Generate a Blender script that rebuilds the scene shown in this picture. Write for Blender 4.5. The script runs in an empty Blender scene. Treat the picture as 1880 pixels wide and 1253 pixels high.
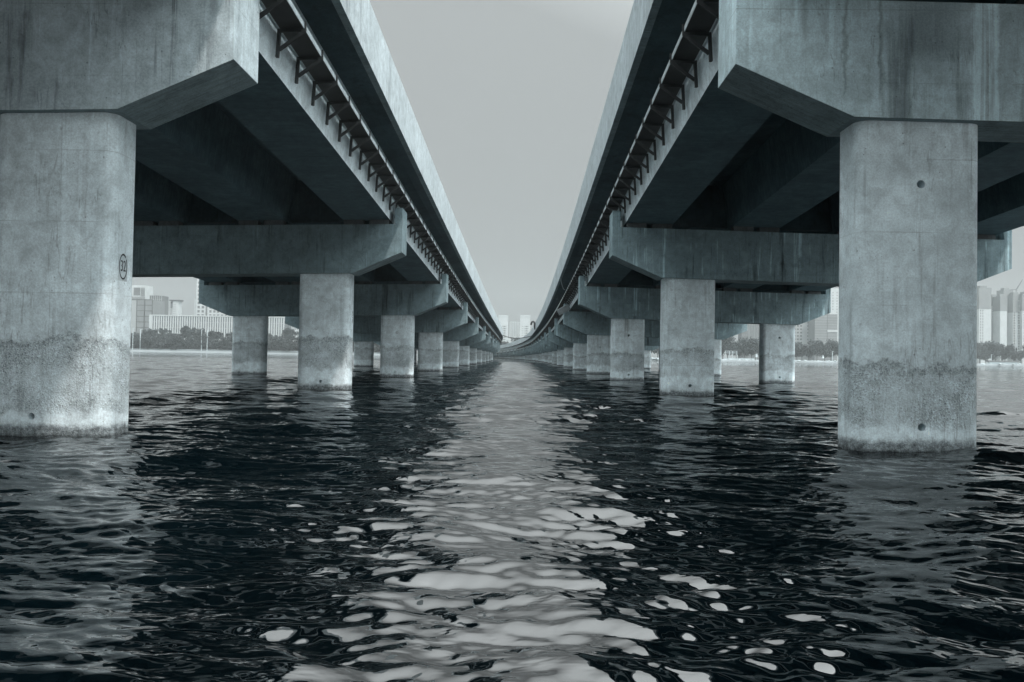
import bpy, bmesh, math, random
import numpy as np
from mathutils import Vector, Matrix

random.seed(7)
rng = np.random.default_rng(11)
scene = bpy.context.scene
COL = scene.collection
R = math.radians

# ------------------------------------------------------------------ camera
F_PX, W_PX, H_PX = 1358.0, 1880.0, 1253.0
CAM_H = 2.19
PITCH = math.atan(26.9 / F_PX)
YAW = math.atan(26.0 / F_PX)
ROLL = 0.0163
cam_d = bpy.data.cameras.new('camera')
cam_d.sensor_width = 36.0
cam_d.lens = 36.0 * F_PX / W_PX
cam_d.clip_start = 0.1
cam_d.clip_end = 6000
cam = bpy.data.objects.new('camera', cam_d)
COL.objects.link(cam)
CAM_R = (Matrix.Rotation(YAW, 3, 'Z') @ Matrix.Rotation(math.pi / 2 + PITCH, 3, 'X') @ Matrix.Rotation(ROLL, 3, 'Z'))
cam.matrix_world = Matrix.Translation((0, 0, CAM_H)) @ CAM_R.to_4x4()
scene.camera = cam

# ------------------------------------------------------------------ light
SUN_DIR = Vector((0.34, -0.40, 0.85)).normalized()          # towards the sun
SUN_EL = math.asin(SUN_DIR.z)
SUN_AZ = math.atan2(SUN_DIR.x, SUN_DIR.y)                    # from +y towards +x
world = bpy.data.worlds.new('World')
scene.world = world
world.use_nodes = True
wn, wl = world.node_tree.nodes, world.node_tree.links
wn.clear()
w_out = wn.new('ShaderNodeOutputWorld')
w_bg = wn.new('ShaderNodeBackground')
w_sky = wn.new('ShaderNodeTexSky')
w_sky.sky_type = 'NISHITA'
w_sky.sun_disc = False
w_sky.sun_elevation = SUN_EL
w_sky.sun_rotation = SUN_AZ
w_sky.altitude = 0
w_sky.air_density = 1.0
w_sky.dust_density = 6.0
w_sky.ozone_density = 1.0
w_bw = wn.new('ShaderNodeRGBToBW')
w_tint = wn.new('ShaderNodeMix')
w_tint.data_type = 'RGBA'
w_tint.blend_type = 'MULTIPLY'
w_tint.inputs[0].default_value = 1.0
w_tint.inputs[7].default_value = (0.925, 0.99, 1.0, 1)
wl.new(w_sky.outputs[0], w_bw.inputs[0])
# hazy sky: evened out, and brighter high up and towards the sun
def w_math(op, a, b, clamp=False):
    x = wn.new('ShaderNodeMath')
    x.operation = op
    x.use_clamp = clamp
    for q, sk in ((a, x.inputs[0]), (b, x.inputs[1])):
        if isinstance(q, (int, float)):
            sk.default_value = q
        else:
            wl.new(q, sk)
    return x.outputs[0]


w_tc = wn.new('ShaderNodeTexCoord')
w_sep = wn.new('ShaderNodeSeparateXYZ')
wl.new(w_tc.outputs['Generated'], w_sep.inputs[0])
w_dot = wn.new('ShaderNodeVectorMath')
w_dot.operation = 'DOT_PRODUCT'
wl.new(w_tc.outputs['Generated'], w_dot.inputs[0])
w_dot.inputs[1].default_value = SUN_DIR
w_sunny = w_math('MAXIMUM', w_math('SUBTRACT', w_dot.outputs['Value'], 0.0), 0.0)
w_rise = w_math('MULTIPLY', w_sep.outputs[2], 2.4, True)
w_even = w_math('ADD', w_math('MULTIPLY', w_bw.outputs[0], 0.03), w_math('ADD', w_math('MULTIPLY', w_rise, 0.34), 1.74))
w_high = w_math('MULTIPLY', w_math('SUBTRACT', w_sep.outputs[2], 0.45), 2.4, True)
w_gain = w_math('ADD', w_math('ADD', 1.0, w_math('MULTIPLY', w_sunny, 5.6)), w_math('MULTIPLY', w_high, 2.6))
w_lum = w_math('MULTIPLY', w_even, w_gain)
wl.new(w_lum, w_tint.inputs[6])
wl.new(w_tint.outputs[2], w_bg.inputs[0])
w_bg.inputs[1].default_value = 0.10
wl.new(w_bg.outputs[0], w_out.inputs[0])

sun_d = bpy.data.lights.new('sun', 'SUN')
sun_d.energy = 1.5
sun_d.angle = R(2.0)
sun_d.color = (1.0, 0.93, 0.88)
sun = bpy.data.objects.new('sun', sun_d)
sun.rotation_euler = (-SUN_DIR).to_track_quat('-Z', 'Y').to_euler()
COL.objects.link(sun)

vs = scene.view_settings
vs.view_transform = 'Standard'
vs.look = 'None'
vs.gamma = 1.0
vs.use_curve_mapping = False
vs.exposure = 1.10
HAZE_DENSITY = 0.0003


# ------------------------------------------------------------------ helpers
class MB:
    """collects faces and links them as one mesh object"""
    def __init__(self):
        self.v, self.f = [], []

    def add(self, verts, faces):
        n = len(self.v)
        self.v += [tuple(p) for p in verts]
        self.f += [tuple(i + n for i in f) for f in faces]
        return self

    def box(self, x0, x1, y0, y1, z0, z1, M=None):
        vs_ = [(x0, y0, z0), (x1, y0, z0), (x1, y1, z0), (x0, y1, z0), (x0, y0, z1), (x1, y0, z1), (x1, y1, z1), (x0, y1, z1)]
        if M is not None:
            vs_ = [M @ Vector(p) for p in vs_]
        return self.add(vs_, [(3, 2, 1, 0), (4, 5, 6, 7), (0, 1, 5, 4), (1, 2, 6, 5), (2, 3, 7, 6), (3, 0, 4, 7)])

    def prism(self, poly, y0, y1):
        """poly: list of (x, z), any turn; extruded from y0 to y1"""
        a = sum(poly[i][0] * poly[(i + 1) % len(poly)][1] - poly[(i + 1) % len(poly)][0] * poly[i][1] for i in range(len(poly)))
        if a < 0:
            poly = poly[::-1]
        n = len(poly)
        vs_ = [(p[0], y0, p[1]) for p in poly] + [(p[0], y1, p[1]) for p in poly]
        fs = [tuple(range(n)), tuple(range(2 * n - 1, n - 1, -1))]
        fs += [(i, i + n, (i + 1) % n + n, (i + 1) % n) for i in range(n)]
        return self.add(vs_, fs)

    def bar(self, a, b, w, h=None, up=(0, 0, 1)):
        a, b = Vector(a), Vector(b)
        h = h or w
        d = (b - a).normalized()
        s = d.cross(Vector(up))
        if s.length < 1e-4:
            s = d.cross(Vector((1, 0, 0)))
        s.normalize()
        t = s.cross(d)
        vs_ = []
        for p in (a, b):
            for i, j in ((-1, -1), (1, -1), (1, 1), (-1, 1)):
                vs_.append(p + s * (i * w / 2) + t * (j * h / 2))
        return self.add(vs_, [(0, 1, 2, 3), (7, 6, 5, 4), (0, 4, 5, 1), (1, 5, 6, 2), (2, 6, 7, 3), (3, 7, 4, 0)])

    def tube(self, pts, r, n=8):
        pts = [Vector(p) for p in pts]
        rings = []
        for i, p in enumerate(pts):
            d = (pts[min(i + 1, len(pts) - 1)] - pts[max(i - 1, 0)]).normalized()
            s = d.cross(Vector((0.01, 0.02, 1)))
            if s.length < 1e-3:
                s = d.cross(Vector((1, 0, 0)))
            s.normalize()
            t = s.cross(d)
            rings.append([p + (s * math.cos(2 * math.pi * k / n) + t * math.sin(2 * math.pi * k / n)) * r for k in range(n)])
        vs_ = [q for rg in rings for q in rg]
        fs = []
        for i in range(len(pts) - 1):
            for k in range(n):
                fs.append((i * n + k, i * n + (k + 1) % n, (i + 1) * n + (k + 1) % n, (i + 1) * n + k))
        fs.append(tuple(range(n - 1, -1, -1)))
        fs.append(tuple((len(pts) - 1) * n + k for k in range(n)))
        return self.add(vs_, fs)

    def build(self, name, mat, parent=None, smooth=False, bevel=0.0):
        me = bpy.data.meshes.new(name)
        me.from_pydata(self.v, [], self.f)
        bm = bmesh.new()
        bm.from_mesh(me)
        bmesh.ops.recalc_face_normals(bm, faces=bm.faces)
        if bevel:
            es = [e for e in bm.edges if len(e.link_faces) == 2 and e.calc_face_angle(0) > 0.5]
            bmesh.ops.bevel(bm, geom=es, offset=bevel, segments=2, profile=0.6, affect='EDGES', clamp_overlap=True)
        bm.to_mesh(me)
        bm.free()
        if smooth:
            me.shade_smooth()
        me.materials.append(mat)
        o = bpy.data.objects.new(name, me)
        COL.objects.link(o)
        if parent is not None:
            o.parent = parent
        return o


def tag(o, label=None, cat=None, group=None, kind=None):
    for k, v in (('label', label), ('category', cat), ('group', group), ('kind', kind)):
        if v:
            o[k] = v
    return o


def thing(name, label, cat, loc=(0, 0, 0), rz=0.0, group=None):
    o = bpy.data.objects.new(name, None)
    o.empty_display_size = 0.3
    o.location = loc
    o.rotation_euler = (0, 0, rz)
    COL.objects.link(o)
    return tag(o, label, cat, group)


def dup(root, loc, rz=0.0, label=None, group=None, scale=None):
    r = root.copy()
    COL.objects.link(r)
    r.location = loc
    r.rotation_euler = (0, 0, rz)
    if scale:
        r.scale = scale
    if label:
        r['label'] = label
    if group:
        r['group'] = group
    for ch in list(root.children):
        c = ch.copy()
        COL.objects.link(c)
        c.parent = r
        for g in ch.children:
            d = g.copy()
            COL.objects.link(d)
            d.parent = c
    return r


# ------------------------------------------------------------------ materials
class NT:
    def __init__(self, name):
        self.m = bpy.data.materials.new(name)
        self.m.use_nodes = True
        self.n, self.l = self.m.node_tree.nodes, self.m.node_tree.links
        self.b = self.n['Principled BSDF']

    def link(self, a, b):
        self.l.new(a, b)

    def node(self, t, **kw):
        x = self.n.new(t)
        for k, v in kw.items():
            setattr(x, k, v)
        return x

    def val(self, x, sock):
        if isinstance(x, (int, float)):
            sock.default_value = x
        elif isinstance(x, tuple):
            sock.default_value = x
        else:
            self.l.new(x, sock)

    def math(self, op, a, b=0.0, c=None, clamp=False):
        x = self.node('ShaderNodeMath', operation=op, use_clamp=clamp)
        self.val(a, x.inputs[0])
        self.val(b, x.inputs[1])
        if c is not None:
            self.val(c, x.inputs[2])
        return x.outputs[0]

    def ramp(self, v, a, b, lo=0.0, hi=1.0, smooth=True):
        x = self.node('ShaderNodeMapRange', interpolation_type='SMOOTHSTEP' if smooth else 'LINEAR')
        self.val(v, x.inputs[0])
        for i, q in enumerate((a, b, lo, hi)):
            self.val(q, x.inputs[i + 1])
        return x.outputs[0]

    def noise(self, vec, scale, detail=4, rough=0.55, dist=0.0):
        x = self.node('ShaderNodeTexNoise')
        self.l.new(vec, x.inputs['Vector'])
        x.inputs['Scale'].default_value = scale
        x.inputs['Detail'].default_value = detail
        x.inputs['Roughness'].default_value = rough
        x.inputs['Distortion'].default_value = dist
        return x.outputs[0]

    def mapping(self, vec, scale):
        x = self.node('ShaderNodeVectorMath', operation='MULTIPLY')
        self.l.new(vec, x.inputs[0])
        x.inputs[1].default_value = scale
        return x.outputs[0]

    def window(self, v, a, b, soft):
        """1 between a and b with soft shoulders"""
        return self.math('MULTIPLY', self.ramp(v, a - soft, a + soft), self.ramp(v, b - soft, b + soft, 1, 0))

    def grey(self, v, tint):
        x = self.node('ShaderNodeMix', data_type='RGBA', blend_type='MULTIPLY')
        x.inputs[0].default_value = 1.0
        c = self.node('ShaderNodeCombineColor')
        for i in range(3):
            self.l.new(v, c.inputs[i])
        self.l.new(c.outputs[0], x.inputs[6])
        x.inputs[7].default_value = (*tint, 1)
        return x.outputs[2]


TINT = (0.87, 1.0, 1.05)


def plain(name, g, rough=0.7, tint=TINT, metallic=0.0, var=0.12, scale=3.0):
    t = NT(name)
    geo = t.node('ShaderNodeNewGeometry')
    n = t.noise(geo.outputs['Position'], scale, 3)
    v = t.ramp(n, 0.3, 0.7, g * (1 - var), g * (1 + var))
    t.link(t.grey(v, tint), t.b.inputs['Base Color'])
    t.b.inputs['Roughness'].default_value = rough
    t.b.inputs['Metallic'].default_value = metallic
    return t.m


def concrete(name, g=0.36, streak=0.4, pale=0.2, tide=False, tide_z=2.4, stains=(), seams=True, mottle=0.18, boards=False, tint=None, joints=False):
    t = NT(name)
    geo = t.node('ShaderNodeNewGeometry')
    oi = t.node('ShaderNodeObjectInfo')
    pos = geo.outputs['Position']
    sep = t.node('ShaderNodeSeparateXYZ')
    t.link(pos, sep.inputs[0])
    X, Y, Z = sep.outputs
    off = t.node('ShaderNodeVectorMath', operation='ADD')
    sc = t.node('ShaderNodeVectorMath', operation='SCALE')
    sc.inputs[0].default_value = (37, 53, 11)
    t.link(oi.outputs['Random'], sc.inputs['Scale'])
    t.link(pos, off.inputs[0])
    t.link(sc.outputs[0], off.inputs[1])
    c = off.outputs[0]
    big = t.noise(c, 0.45, 5, 0.6, 0.4)
    mid = t.noise(c, 2.3, 6, 0.65, 0.5)
    fine = t.noise(c, 22, 4, 0.7)
    v = t.math('MULTIPLY', g, t.ramp(big, 0.25, 0.75, 1 - mottle, 1 + mottle))
    v = t.math('MULTIPLY', v, t.ramp(mid, 0.25, 0.75, 0.80, 1.18))
    v = t.math('MULTIPLY', v, t.ramp(fine, 0.3, 0.7, 0.86, 1.13))
    # run-off streaks
    s1 = t.noise(t.mapping(c, (1.6, 1.6, 0.11)), 1.0, 6, 0.65)
    patch = t.ramp(t.noise(t.mapping(c, (0.5, 0.5, 0.3)), 1.0, 3), 0.38, 0.62)
    dark = t.math('MULTIPLY', t.ramp(s1, 0.54, 0.68), patch)
    v = t.math('MULTIPLY', v, t.math('SUBTRACT', 1.0, t.math('MULTIPLY', dark, streak)))
    s2 = t.noise(t.mapping(c, (7.0, 7.0, 0.22)), 1.0, 4, 0.6)
    fs = t.math('MULTIPLY', t.ramp(s2, 0.56, 0.72), t.ramp(t.noise(t.mapping(c, (0.7, 0.7, 0.5)), 1.3, 3), 0.40, 0.62))
    v = t.math('MULTIPLY', v, t.math('SUBTRACT', 1.0, t.math('MULTIPLY', fs, streak * 0.8)))
    s3 = t.noise(t.mapping(c, (4.2, 4.2, 0.13)), 1.1, 4, 0.6)
    pl = t.math('MULTIPLY', t.ramp(s3, 0.55, 0.68), t.ramp(big, 0.42, 0.58))
    v = t.math('ADD', v, t.math('MULTIPLY', pl, pale * g))
    # hair cracks and thin drips running down
    hc = t.math('ABSOLUTE', t.math('SUBTRACT', t.noise(t.mapping(c, (3.2, 3.2, 0.34)), 1.0, 3, 0.6), 0.5))
    hl = t.math('MULTIPLY', t.ramp(hc, 0.0, 0.016, 1, 0), t.ramp(t.noise(t.mapping(c, (0.9, 0.9, 0.6)), 1.0, 3), 0.46, 0.62))
    v = t.math('MULTIPLY', v, t.math('SUBTRACT', 1.0, t.math('MULTIPLY', hl, 0.32)))
    blot = t.ramp(t.noise(c, 3.7, 7, 0.75, 0.8), 0.56, 0.72)
    v = t.math('MULTIPLY', v, t.math('SUBTRACT', 1.0, t.math('MULTIPLY', t.math('MULTIPLY', blot, patch), 0.3)))
    # air holes
    vo = t.node('ShaderNodeTexVoronoi', feature='F1')
    vo.inputs['Scale'].default_value = 5.5
    t.link(c, vo.inputs['Vector'])
    hs = t.ramp(t.noise(c, 1.2, 2), 0.42, 0.75, 0.0, 0.15)
    hole = t.math('LESS_THAN', vo.outputs['Distance'], hs)
    v = t.math('MULTIPLY', v, t.math('SUBTRACT', 1.0, t.math('MULTIPLY', hole, 0.42)))
    # shutter joints
    if seams:
        zz = t.math('FRACT', t.math('MULTIPLY', t.math('ADD', Z, t.math('MULTIPLY', mid, 0.02)), 1 / 1.78))
        ln = t.math('MULTIPLY', t.math('LESS_THAN', zz, 0.014), t.ramp(big, 0.4, 0.65, 0.0, 0.26))
        v = t.math('MULTIPLY', v, t.math('SUBTRACT', 1.0, ln))
    if joints:
        yj = t.math('FRACT', t.math('MULTIPLY', Y, 0.2))
        v = t.math('MULTIPLY', v, t.math('SUBTRACT', 1.0, t.math('MULTIPLY', t.math('LESS_THAN', yj, 0.007), 0.5)))
        pn = t.node('ShaderNodeTexWhiteNoise', noise_dimensions='1D')
        t.link(t.math('FLOOR', t.math('MULTIPLY', Y, 0.2)), pn.inputs['W'])
        v = t.math('MULTIPLY', v, t.ramp(pn.outputs['Value'], 0, 1, 0.93, 1.06, False))
    if boards:
        b = t.noise(t.mapping(c, (0.7, 14.0, 0.7)), 1.0, 4, 0.7)
        v = t.math('MULTIPLY', v, t.ramp(b, 0.35, 0.7, 1.12, 0.8))
    bump_h = t.math('ADD', t.math('MULTIPLY', fine, 0.35), t.math('MULTIPLY', mid, 0.5))
    bump_h = t.math('SUBTRACT', bump_h, t.math('MULTIPLY', hole, 0.6))
    if tide:
        wob = t.math('ADD', Z, t.math('MULTIPLY', t.math('SUBTRACT', t.noise(c, 1.0, 7, 0.72), 0.5), 1.5))
        wob = t.math('ADD', wob, t.math('MULTIPLY', t.math('SUBTRACT', oi.outputs['Random'], 0.5), 0.75))
        edge = t.window(wob, tide_z - 0.22, tide_z + 0.06, 0.05)
        rough = t.math('MULTIPLY', t.window(wob, 0.95, tide_z, 0.16), t.ramp(t.noise(c, 0.8, 4, 0.6), 0.35, 0.6, 0.35, 1.0))
        vr = t.node('ShaderNodeTexVoronoi', feature='F1')
        vr.inputs['Scale'].default_value = 30
        t.link(c, vr.inputs['Vector'])
        vrs = t.node('ShaderNodeSeparateColor')
        t.link(vr.outputs['Color'], vrs.inputs[0])
        spk = t.ramp(vrs.outputs[0], 0.05, 0.95, 0.78, 1.16, False)
        n40 = t.noise(c, 9, 6, 0.8)
        spk = t.math('MULTIPLY', spk, t.ramp(n40, 0.3, 0.7, 0.84, 1.08))
        dk = t.math('LESS_THAN', vrs.outputs[1], t.ramp(n40, 0.4, 0.7, 0.02, 0.3))
        spk = t.math('MULTIPLY', spk, t.math('SUBTRACT', 1.0, t.math('MULTIPLY', dk, 0.45)))
        spk = t.math('MULTIPLY', spk, 0.84)
        v = t.math('MULTIPLY', v, t.math('ADD', 1.0, t.math('MULTIPLY', rough, t.math('SUBTRACT', spk, 1.0))))
        # ragged upper rim where the skin has come off
        rim = t.math('MULTIPLY', edge, t.ramp(n40, 0.42, 0.58))
        v = t.math('MULTIPLY', v, t.math('SUBTRACT', 1.0, t.math('MULTIPLY', rim, 0.36)))
        crk = t.math('MULTIPLY', t.window(wob, tide_z - 0.03, tide_z + 0.0, 0.02), t.ramp(n40, 0.4, 0.6, 0.0, 0.55))
        v = t.math('MULTIPLY', v, t.math('SUBTRACT', 1.0, crk))
        pb = t.window(wob, 0.22, 0.92, 0.12)
        v = t.math('MULTIPLY', v, t.math('ADD', 1.0, t.math('MULTIPLY', t.math('MULTIPLY', pb, t.ramp(n40, 0.3, 0.65, 0.3, 1.0)), 0.2)))
        wz = t.math('ADD', Z, t.math('MULTIPLY', t.math('SUBTRACT', t.noise(c, 3.0, 6, 0.75), 0.5), 0.55))
        alg = t.ramp(wz, 0.17, 0.42, 1, 0)
        v = t.math('MULTIPLY', v, t.math('SUBTRACT', 1.0, t.math('MULTIPLY', alg, t.ramp(n40, 0.3, 0.62, 0.45, 0.85))))
        wet = t.ramp(Z, 0.02, 0.12, 0.55, 1.0)
        v = t.math('MULTIPLY', v, wet)
        rb = t.math('MULTIPLY', t.math('ADD', vr.outputs['Distance'], n40), t.math('ADD', rough, t.math('MULTIPLY', alg, 0.6)))
        bump_h = t.math('ADD', bump_h, t.math('MULTIPLY', rb, 1.2))
    for (x0, x1, z0, z1, amt, soft) in stains:
        wx = t.math('ADD', X, t.math('MULTIPLY', t.math('SUBTRACT', t.noise(t.mapping(c, (1, 1, 1.0)), 1.4, 6, 0.65), 0.5), 0.42))
        wx = t.math('ADD', wx, t.math('MULTIPLY', t.math('SUBTRACT', t.noise(c, 9, 3), 0.5), 0.05))
        k = t.math('MULTIPLY', t.window(wx, x0, x1, soft), t.window(Z, z0, z1, 0.25))
        if amt > 0:
            k = t.math('MULTIPLY', k, t.ramp(mid, 0.3, 0.6, 0.55, 1.0))
            v = t.math('MULTIPLY', v, t.math('SUBTRACT', 1.0, t.math('MULTIPLY', k, amt)))
        else:
            st = t.ramp(t.noise(t.mapping(c, (13, 13, 0.12)), 1.0, 3), 0.45, 0.6)
            k = t.math('MULTIPLY', k, t.ramp(st, 0, 1, 0.25, 1.0))
            v = t.math('ADD', v, t.math('MULTIPLY', k, -amt * g))
    t.link(t.grey(v, tint or TINT), t.b.inputs['Base Color'])
    t.b.inputs['Roughness'].default_value = 0.88
    t.b.inputs['Specular IOR Level'].default_value = 0.25
    bp = t.node('ShaderNodeBump')
    bp.inputs['Strength'].default_value = 0.6
    bp.inputs['Distance'].default_value = 0.025
    t.link(bump_h, bp.inputs['Height'])
    t.link(bp.outputs[0], t.b.inputs['Normal'])
    return t.m


M = {}
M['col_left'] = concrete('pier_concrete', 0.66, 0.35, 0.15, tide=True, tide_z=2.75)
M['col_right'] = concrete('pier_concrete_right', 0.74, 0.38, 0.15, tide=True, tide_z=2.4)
M['cap_left'] = concrete('cap_concrete', 0.24, 0.7, 0.35, tint=(0.72, 1.0, 1.09))  # further caps: shade under the deck put into a darker colour
M['cap_near_left'] = concrete('cap_concrete_pale', 0.50, 0.65, 0.3, tint=(0.84, 1.0, 1.06))  # nearest cap: its stronger light put into a paler colour
M['cap_right'] = concrete('cap_concrete_right', 0.28, 0.85, 1.3, tint=(0.72, 1.0, 1.09))  # same deck shade in the colour, with pale and dark streaks
M['cap_near_right'] = concrete('cap_concrete_stained', 0.62, 0.5, 0.25, tint=(0.80, 1.0, 1.06), stains=(  # nearest cap's stronger light painted into the base tone, plus its stains
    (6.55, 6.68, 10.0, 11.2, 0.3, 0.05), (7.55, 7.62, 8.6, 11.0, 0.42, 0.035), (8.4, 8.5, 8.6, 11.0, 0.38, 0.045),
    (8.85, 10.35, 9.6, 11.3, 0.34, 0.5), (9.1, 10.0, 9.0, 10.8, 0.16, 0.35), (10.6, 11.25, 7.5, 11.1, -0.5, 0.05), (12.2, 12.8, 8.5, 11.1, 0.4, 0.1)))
M['cap_soffit'] = concrete('cap_soffit_concrete', 0.26, 0.2, 0.1, seams=False, boards=True, tint=(0.74, 1.0, 1.08))  # undersides: their shade painted in as a darker tone
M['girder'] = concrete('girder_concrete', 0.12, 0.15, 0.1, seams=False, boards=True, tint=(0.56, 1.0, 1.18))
M['web'] = concrete('web_concrete', 0.8, 0.15, 0.1, seams=False)  # outward girder faces: the skylight on them put into a lighter colour
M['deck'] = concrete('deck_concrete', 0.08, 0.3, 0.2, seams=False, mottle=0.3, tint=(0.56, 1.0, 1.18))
M['parapet'] = concrete('parapet_concrete', 0.46, 0.3, 0.15, seams=False, mottle=0.08, joints=True)
M['plinth'] = concrete('plinth_concrete', 0.12, 0.3, 0.1, seams=False)
M['steel'] = plain('bracket_steel', 0.03, 0.55, metallic=0.0)
M['rail'] = plain('rail_steel', 0.52, 0.5, var=0.2)
M['tray'] = plain('tray_steel', 0.03, 0.6)
M['paint'] = plain('black_paint', 0.02, 0.7)
M['mortar'] = plain('mortar', 0.55, 0.9, var=0.2, scale=12)
M['patch'] = plain('pale_primer', 0.46, 0.8)
M['rubber'] = plain('black_rubber', 0.02, 0.6)
M['white'] = plain('white_paint', 0.5, 0.5, var=0.05)
M['panel'] = plain('grey_panel', 0.25, 0.6)

# ------------------------------------------------------------------ the two viaducts
SPAN, Y0 = 25.0, 17.85                 # first cap face, pier spacing
CAP_D = 1.65
P_TAB = {-8: 15.9, -7: 15.75, -6: 15.3, -5: 14.55, -4: 13.45, -3: 12.1, -2: 10.7, -1: 9.36, 0: 8.08, 1: 6.85, 2: 5.78, 3: 4.98, 4: 4.38, 5: 3.96, 6: 3.74, 7: 3.60, 8: 3.50,
         9: 3.41, 10: 3.32, 11: 3.22, 12: 3.10, 13: 2.95}
for _k in range(14, 36):
    P_TAB[_k] = max(0.4, 2.95 - 0.24 * (_k - 13))


def P(y):
    n = (y - Y0) / SPAN
    i = math.floor(n)
    t = n - i
    g = lambda k: P_TAB.get(k, 0.4 if k > 13 else 15.9)
    a, b, c, d = g(i - 1), g(i), g(i + 1), g(i + 2)
    return 0.5 * ((2 * b) + (-a + c) * t + (2 * a - 5 * b + 4 * c - d) * t * t + (-a + 3 * b - 3 * c + d) * t ** 3)


def refx(y):
    x = -3.2e-5 * y * y if y > 0 else 0.0
    if y > 260:
        x -= (y - 260) ** 2 / 5200.0
    return x


def refdx(y):
    return (refx(y + 0.5) - refx(y - 0.5))


BR = {'left': (-18.72, -1), 'right': (16.43, 1)}


def place(side, o, z, y, follow=True):
    xc, s = BR[side]
    dx = refdx(y)
    k = 1 / math.hypot(1, dx)
    Xl = xc + s * o
    zz = z + (P(y) if follow else 0) - 0.02 * (o + 8.6)
    return Vector((refx(y) + Xl * k, y - Xl * dx * k, zz))


def sweep(mb, side, prof, ys):
    n = len(prof)
    vs_ = [place(side, o, z, y) for y in ys for (o, z) in prof]
    fs = []
    for i in range(len(ys) - 1):
        for k in range(n):
            fs.append((i * n + k, i * n + (k + 1) % n, (i + 1) * n + (k + 1) % n, (i + 1) * n + k))
    fs.append(tuple(range(n)))
    fs.append(tuple((len(ys) - 1) * n + k for k in range(n)))
    return mb.add(vs_, fs)


def pier_frame(side, n):
    y = Y0 + SPAN * n
    p = place(side, 0, 0, y)
    return Vector((p.x, p.y, 0)), -math.atan(refdx(y)), P(y)


def rounded_outline(x0, x1, y0, y1, rx, ry, seg=14):
    pts = []
    for (cx, cy, a0) in ((x1 - rx, y1 - ry, 0), (x0 + rx, y1 - ry, 90), (x0 + rx, y0 + ry, 180), (x1 - rx, y0 + ry, 270)):
        for k in range(seg + 1):
            a = R(a0 + 90 * k / seg)
            pts.append((cx + rx * math.cos(a), cy + ry * math.sin(a)))
    return pts


def make_column(x0, x1, ztop, mat, parent, holes):
    pts = rounded_outline(x0, x1, 0.23, 1.5, 0.36, 0.32)
    n = len(pts)
    mb = MB()
    zs = [-1.0, ztop]
    mb.add([(x, y, z) for z in zs for (x, y) in pts],
           [tuple(range(n - 1, -1, -1)), tuple(range(n, 2 * n))] + [(i, (i + 1) % n, (i + 1) % n + n, i + n) for i in range(n)])
    o = mb.build('column', mat, parent)
    if holes:
        cb = MB()
        for (hx, hz, r) in holes:
            cb.tube([(hx, -0.3, hz), (hx, 1.38, hz)], r, 20)
        cut = cb.build('cutter', mat, parent)
        m = o.modifiers.new('holes', 'BOOLEAN')
        m.object = cut
        m.operation = 'DIFFERENCE'
        m.solver = 'EXACT'
        dg = bpy.context.evaluated_depsgraph_get()
        nm = bpy.data.meshes.new_from_object(o.evaluated_get(dg))
        o.modifiers.clear()
        o.data = nm
        bpy.data.objects.remove(cut)
    return o


ORD = ['first', 'second', 'third', 'fourth', 'fifth', 'sixth', 'seventh', 'eighth', 'ninth', 'tenth', 'eleventh', 'twelfth',
       'thirteenth', 'fourteenth', 'fifteenth', 'sixteenth', 'seventeenth', 'eighteenth', 'nineteenth', 'twentieth', 'twenty-first', 'twenty-second', 'twenty-third', 'twenty-fourth', 'twenty-fifth', 'twenty-sixth']
PIER_LABEL = {
    ('left', 0): 'nearest left pier of rough grey concrete with a circled 32 on its column',
    ('left', 1): 'second pier of the left bridge, dark waterline ledges and a sunlit cap tip',
    ('right', 0): 'nearest right pier with dark water stains on its cap and a round drain hole',
    ('right', 1): 'second pier of the right bridge, streaky cap and a drain hole near the water',
    ('right', 2): 'third pier of the right bridge, outer column with two drain holes standing in open water',
    ('right', 3): 'fourth pier of the right bridge with a loose grey panel hanging beside its cap tip',
}


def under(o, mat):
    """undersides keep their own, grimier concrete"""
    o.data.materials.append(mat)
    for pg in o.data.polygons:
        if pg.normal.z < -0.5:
            pg.material_index = 1


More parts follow.
